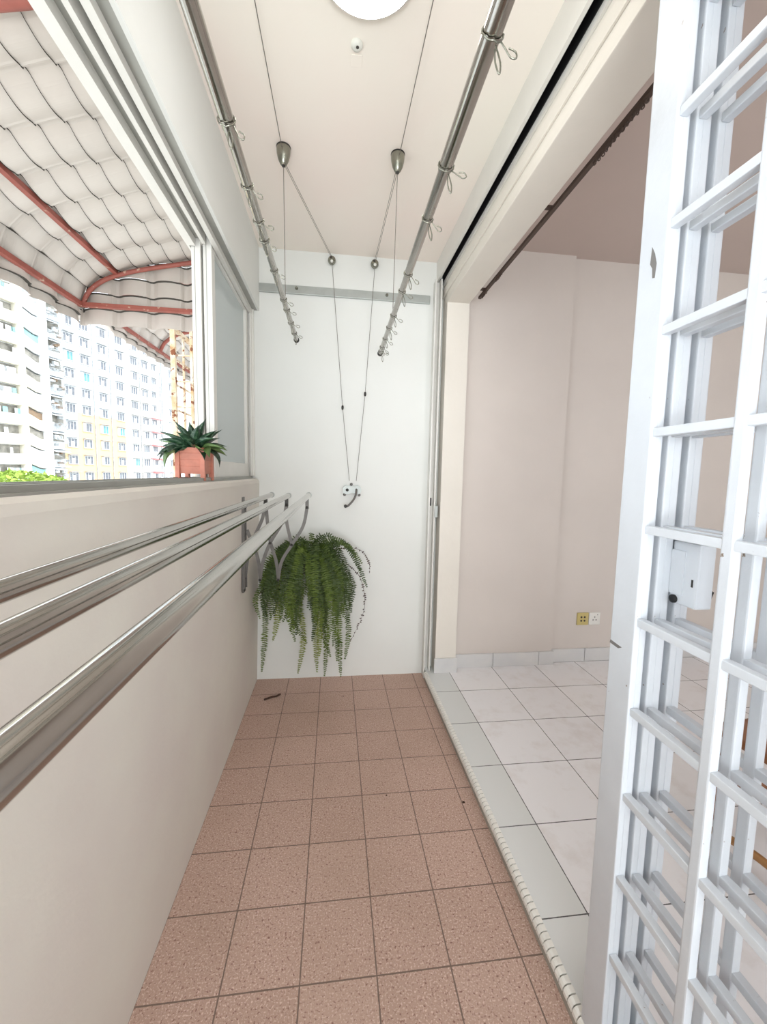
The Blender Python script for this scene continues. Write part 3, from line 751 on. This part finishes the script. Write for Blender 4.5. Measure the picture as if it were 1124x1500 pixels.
# ------------------------------------------------------------------ awnings
def awning(y0, y1, dx, dz, label, cheek=True, rafters=(), steps=None):
    t_ = thing('window_awning', label, 'awning', (dx, 0, dz), group='cream step-tile metal awnings with red frames')
    prof = [(-.14, 2.606), (-.20, 2.593), (-.30, 2.571), (-.39, 2.550), (-.485, 2.529), (-.58, 2.508), (-.68, 2.484), (-.775, 2.456), (-.872, 2.415), (-.950, 2.352), (-.992, 2.270), (-1.004, 2.20), (-1.008, 2.150)]
    per = .193; nper = 24
    def wave(u):
        f = u % 1.0
        # broad pan, short flat crown, small shoulder
        if f < .60: return -.013 * math.sin(math.pi * f / .60)
        if f < .68: return .0
        if f < .72: return .018 * (f - .68) / .04
        if f < .84: return .018 + .003 * (f - .72) / .12
        return .021 * (1 - (f - .84) / .16)
    ny = int((y1 - y0) / per * nper)
    mb = MB()
    nseg = 3
    for i in range(len(prof) - 1):
        (xa, za), (xb, zb) = prof[i], prof[i + 1]
        d = Vector((xb - xa, 0, zb - za)).normalized(); nn = Vector((-d.z, 0, d.x))
        if nn.z < 0 and abs(nn.z) > .3: nn = -nn
        if abs(d.z) > .9: nn = Vector((-1, 0, 0)) if True else nn
        vs = []; fs = []
        for k in range(ny + 1):
            y = y0 + (y1 - y0) * k / ny; w_ = wave(y / per)
            hi = nn * w_
            lo = nn * (w_ + .013)
            vs += [Vector((xa, y, za)) + lo * 1, Vector((xb, y, zb)) + hi]
        for k in range(ny): fs.append((k * 2, k * 2 + 1, k * 2 + 3, k * 2 + 2))
        mb.add(vs, fs, False)
        # lap edge in painted-on shade, where this course ends and next begins .011 higher
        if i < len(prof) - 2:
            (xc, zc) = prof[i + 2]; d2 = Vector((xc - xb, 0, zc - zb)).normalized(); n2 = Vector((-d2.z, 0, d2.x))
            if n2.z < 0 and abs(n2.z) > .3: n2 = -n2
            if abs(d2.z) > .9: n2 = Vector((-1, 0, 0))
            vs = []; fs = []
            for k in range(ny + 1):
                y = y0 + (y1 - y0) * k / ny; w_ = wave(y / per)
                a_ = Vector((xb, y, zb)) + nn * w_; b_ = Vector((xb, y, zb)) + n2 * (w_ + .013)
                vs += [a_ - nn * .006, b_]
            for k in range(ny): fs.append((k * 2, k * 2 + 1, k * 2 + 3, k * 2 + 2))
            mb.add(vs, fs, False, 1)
    # outer skin keeps the roof opaque and thick
    vs = []; fs = []
    for (x, z) in prof: vs += [(x - .035 if x < -.9 else x, y0, z + .04), (x - .035 if x < -.9 else x, y1 + .05, z + .04)]
    for i in range(len(prof) - 1): fs.append((i * 2, i * 2 + 1, i * 2 + 3, i * 2 + 2))
    mb.add(vs, fs, True)
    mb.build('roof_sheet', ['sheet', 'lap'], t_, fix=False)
    if cheek:
        # end cheek: same sheet hung vertically across x, closed under the roof curve
        mb = MB(); Z = [2.62, 2.52, 2.425, 2.33, 2.245, 2.150]
        def xmin(z):
            for i in range(len(prof) - 1):
                (xa, za), (xb, zb) = prof[i], prof[i + 1]
                if zb <= z <= za: return xa + (xb - xa) * (za - z) / (za - zb)
            return -.14 if z > 2.6 else -1.005
        for i in range(len(Z) - 1):
            zt, zb = Z[i], Z[i + 1]; n_ = 110; vs = []; fs = []; vs2 = []
            for k in range(n_ + 1):
                x = -1.022 + (1.022 - .14) * k / n_; w_ = wave(x / per)
                # roof height at x
                zr = 9 if x < -1.005 else 9
                for j in range(len(prof) - 1):
                    (xa, za), (xb, zb2) = prof[j], prof[j + 1]
                    if xb <= x <= xa and xa != xb: zr = za + (zb2 - za) * (xa - x) / (xa - xb); break
                zr += .05; T_ = min(zt, zr); B_ = min(zb, zr)
                vs += [(x, y1 + w_ + .010, T_), (x, y1 + w_, B_)]
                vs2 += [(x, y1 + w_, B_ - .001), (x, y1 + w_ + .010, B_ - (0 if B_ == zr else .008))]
            for k in range(n_): fs.append((k * 2, k * 2 + 1, k * 2 + 3, k * 2 + 2))
            mb.add(vs, fs); 
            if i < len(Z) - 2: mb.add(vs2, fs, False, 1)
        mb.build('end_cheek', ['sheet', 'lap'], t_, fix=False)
    # frame tubes
    ye = y1 - .03
    MB().bbox(-.997, -.972, y0, ye, 2.236, 2.262, .002).build('eave_rail', 'redpaint', t_)
    MB().bbox(-.805, -.780, y0, ye, 2.428, 2.452, .002).build('purlin', 'redpaint', t_)
    MB().bbox(-.985, -.14, ye - .013, ye + .012, 2.238, 2.262, .002).build('cheek_rail', 'redpaint', t_)
    crv = [(x + .012, ye, z - .022) for x, z in prof[:11]]
    MB().tube(spline(crv, 3), .0125, 8).build('curved_rafter', 'redpaint', t_)
    for yr in rafters:
        crv = [(x + .012, yr, z - .022) for x, z in prof[:11]]
        MB().tube(spline(crv, 3), .017, 8).build('curved_rafter', 'redpaint', t_)
    return t_
awning(-1.5, 2.65, 0, 0, 'cream metal awning with red tube frame right outside the window', rafters=(1.29, -.2))
awning(3.45, 6.4, -.29, .235, "neighbour's cream metal awning farther along, beyond the near awning", rafters=(3.47, 4.4, 5.4))

# rusty window cage of the neighbour
t_ = thing('window_cage', 'rusty white-painted window cage of the neighbouring flat', 'window grille', (-.14, 3.3, 1.2))
def bar(a, b, w_, nm='bar'):
    a = Vector(a); b = Vector(b)
    x0, x1 = sorted((a.x, b.x)); y0, y1 = sorted((a.y, b.y)); z0, z1 = sorted((a.z, b.z)); h = w_ / 2
    MB().bbox(x0 - h, x1 + h, y0 - h, y1 + h, z0 - h, z1 + h, .002).build(nm, 'rust', t_)
for y in (0, 1.3):
    bar((-.60, y, 0), (-.60, y, 1.16), .034, 'post')
bar((-.47, 0, 0), (-.47, 0, 1.16), .02); bar((-.34, 0, 0), (-.34, 0, 1.16), .02); bar((-.21, 0, 0), (-.21, 0, 1.16), .02)
bar((-.62, 0, 1.17), (0, 0, 1.17), .03, 'top_rail'); bar((-.60, 0, 1.17), (-.60, 1.3, 1.17), .03, 'top_rail'); bar((-.60, 0, 0), (-.60, 1.3, 0), .03, 'bottom_rail'); bar((-.6, 0, 0), (0, 0, 0), .03, 'bottom_rail')
for k in range(1, 6): bar((-.60, 0, .19 * k), (-.60, 1.3, .19 * k), .014); bar((-.6, 0, .19 * k + .02), (0, 0, .19 * k + .02), .012)
for k in range(1, 6): bar((-.60, .21 * k, 0), (-.60, .21 * k, 1.16), .016)

# ------------------------------------------------------------------ apartment building across the street
FL = 2.76
bt = thing('apartment_building', 'tall white and cream apartment block across the street', 'building', (-44.96, 61.24, 0), rz=math.atan2(.965, .262))
H = 27.0
MB().box(-14, 60, 0, 12, -20, H).build('wall', 'facade', bt)
MB().box(-14.3, 60.3, -.35, 12.3, H, H + .35).build('roof_slab', 'bwhite', bt)
mb = MB()
for k in range(0, 17):
    for x in (12.6, 16.2, 20.0, 23.2, 26.4):
        pass
# pilasters and drain pipes
MB().box(5.95, 7.05, -.9, 0, -20, H).build('pilaster', 'bwhite', bt)
MB().box(2.75, 3.55, -.9, 0, -20, H).build('pilaster', 'bcream', bt)
MB().box(22.9, 23.7, -.3, 0, -20, H).build('pilaster', 'bwhite', bt)
MB().box(33.2, 34.2, -.5, 0, -20, H).build('pilaster', 'bwhite', bt)
for x in (15.6, 19.2, 26.4, 32.2, 32.7): MB().box(x, x + .12, -.15, 0, -20, H).build('drain_pipe', 'bgrey', bt)
# windows
def win_mesh(variant):
    mb = MB(); rnd_ = random.Random(variant)
    mb.box(-.85, .85, -.05, .02, -1.4, 0, mi=0)
    mb.box(-.85, -.78, -.10, -.05, -1.4, 0, mi=1); mb.box(.78, .85, -.10, -.05, -1.4, 0, mi=1)
    mb.box(-.31, -.25, -.09, -.05, -1.4, 0, mi=1); mb.box(.25, .31, -.09, -.05, -1.4, 0, mi=1)
    mb.box(-.85, .85, -.10, -.05, -.06, 0, mi=1); mb.box(-.85, .85, -.10, -.05, -1.4, -1.34, mi=1)
    mb.box(-1.0, 1.0, -.55, 0, .08, .16, mi=2); mb.box(-.95, .95, -.18, 0, -1.5, -1.42, mi=2)
    if variant % 3 == 1: mb.box(-.24, .24, -.08, -.05, -1.34, -.5, mi=3)
    if variant % 3 == 2: mb.box(-.78, -.32, -.08, -.05, -1.34, -.1, mi=3)
    return mb
protos = []
for v_ in range(6):
    o = win_mesh(v_).build('window', ['bglass_teal' if v_ == 5 else 'bglass', 'bwhite', 'bgrey', 'bwhite'], bt); protos.append(o)
used = set(); rnd = random.Random(5); cnt = 0
for ci, xc in enumerate((11.15, 14.1, 17.6, 21.4, 25.0, 27.85, 30.4, 35.9)):
    for k in range(11):
        v_ = rnd.randrange(5) if rnd.random() > .1 else 5
        if v_ not in used: used.add(v_); o = protos[v_]
        else: o = protos[v_].copy(); COL.objects.link(o); o.parent = bt
        o.location = (xc, -.0, 25.3 - FL * k)
        if ci == 6: o.scale = (.75, 1, .8)
# stair bay: slanted parapets over dark recess
mb = MB(); mb.box(3.55, 5.95, -.02, .02, -20, H, mi=0); mb.build('stair_recess', ['bgrey'], bt)
for k in range(12):
    zt = 26.4 - FL * k
    mb = MB(); mb.prism([(3.55, zt - .95), (5.2, zt - 1.75), (5.95, zt - 1.75), (5.95, zt - FL - .55), (5.2, zt - FL - .5), (3.55, zt - FL + .15)], 'y', -.8, -.5)
    mb.build('stair_parapet', 'bwhite' if k < 4 else 'bcream', bt)
    c = ['bgrey', 'bwhite', 'bteal', 'bdark', 'bdark', 'bwhite', 'bbrown', 'bdark', 'bwhite', 'bteal', 'bbrown', 'bgrey'][k]
    MB().prism([(3.6, zt), (5.2, zt - .65), (5.95, zt - .7), (5.95, zt - 1.8), (5.2, zt - 1.8), (3.6, zt - 1.0)], 'y', -.45, -.35).build('stair_panel', c, bt)
# access balconies on the left
for k in range(12):
    zt = 26.2 - FL * k
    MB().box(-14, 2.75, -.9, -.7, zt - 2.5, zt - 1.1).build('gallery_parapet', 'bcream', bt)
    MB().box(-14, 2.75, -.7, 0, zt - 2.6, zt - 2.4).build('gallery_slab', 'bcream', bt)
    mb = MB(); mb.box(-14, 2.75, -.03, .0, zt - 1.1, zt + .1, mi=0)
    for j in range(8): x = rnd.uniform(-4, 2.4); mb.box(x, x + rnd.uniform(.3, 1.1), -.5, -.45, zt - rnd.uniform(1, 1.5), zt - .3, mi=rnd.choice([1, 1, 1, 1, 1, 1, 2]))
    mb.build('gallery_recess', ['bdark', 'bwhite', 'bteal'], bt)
# cluttered service bay
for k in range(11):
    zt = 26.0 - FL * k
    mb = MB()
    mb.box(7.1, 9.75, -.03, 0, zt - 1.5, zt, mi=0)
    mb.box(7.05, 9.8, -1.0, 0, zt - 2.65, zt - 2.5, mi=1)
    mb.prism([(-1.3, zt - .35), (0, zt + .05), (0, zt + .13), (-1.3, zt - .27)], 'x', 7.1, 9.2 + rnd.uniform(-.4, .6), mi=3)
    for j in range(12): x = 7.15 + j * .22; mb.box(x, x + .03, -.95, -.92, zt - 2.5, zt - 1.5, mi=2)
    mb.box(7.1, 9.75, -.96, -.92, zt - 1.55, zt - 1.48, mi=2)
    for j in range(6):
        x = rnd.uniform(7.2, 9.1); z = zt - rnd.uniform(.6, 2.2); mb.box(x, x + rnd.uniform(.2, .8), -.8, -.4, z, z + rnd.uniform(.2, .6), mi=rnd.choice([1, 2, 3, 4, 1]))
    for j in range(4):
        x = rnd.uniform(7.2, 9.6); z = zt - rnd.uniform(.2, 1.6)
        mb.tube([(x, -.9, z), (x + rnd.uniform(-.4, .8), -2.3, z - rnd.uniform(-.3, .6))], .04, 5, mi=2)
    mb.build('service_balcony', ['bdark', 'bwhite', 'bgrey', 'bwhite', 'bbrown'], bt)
# air conditioner column and red canopies
for k in range(11):
    zt = 25.3 - FL * k
    mb = MB(); mb.box(29.5, 30.5, -.7, -.15, zt - 2.1, zt - 1.5, mi=0); mb.lathe([(.22, 0), (.22, -.03), (.05, -.04)], (30.1, -.7, zt - 1.8), 12, 'y', mi=1)
    mb.box(31.4, 32.0, -.5, -.05, zt - 1.2, zt - .8, mi=0)
    mb.build('air_conditioner', ['bwhite', 'bgrey'], bt)
    if k > 4 and k % 1 == 0:
        MB().prism([(-1.0, zt - .1), (0, zt + .2), (0, zt + .3), (-1.0, zt)], 'x', 28.9, 32.0).build('canopy', 'bred', bt)

# tree in front of the block
tt = thing('street_tree', 'sunlit yellow-green treetop at the foot of the far apartment block', 'tree', (-26.5, 38.0, -20))
MB().tube([(0, 0, 0), (.2, 0, 10), (0, .3, 17)], [.5, .35, .2], 10).build('trunk', 'bark', tt)
mb = MB(); rnd = random.Random(9)
for k in range(2600):
    # crown of leaf clumps
    a = rnd.uniform(0, 6.283); r_ = 5.2 * rnd.random() ** .5; zc = 17.2 + 3.55 * math.sqrt(max(0, 1 - (r_ / 5.4) ** 2)) * (1 if rnd.random() < .75 else -rnd.random()) + rnd.uniform(-.35, .15)
    c = Vector((r_ * math.cos(a), r_ * math.sin(a), zc)); u = Vector((rnd.gauss(0, 1), rnd.gauss(0, 1), rnd.gauss(0, .6))).normalized(); v_ = u.orthogonal().normalized()
    s_ = rnd.uniform(.16, .34)
    mb.add([c - u * s_, c + v_ * s_ * .45, c + u * s_, c - v_ * s_ * .45], [(0, 1, 2, 3)])
mb.build('crown', 'treeleaf', tt, fix=False)
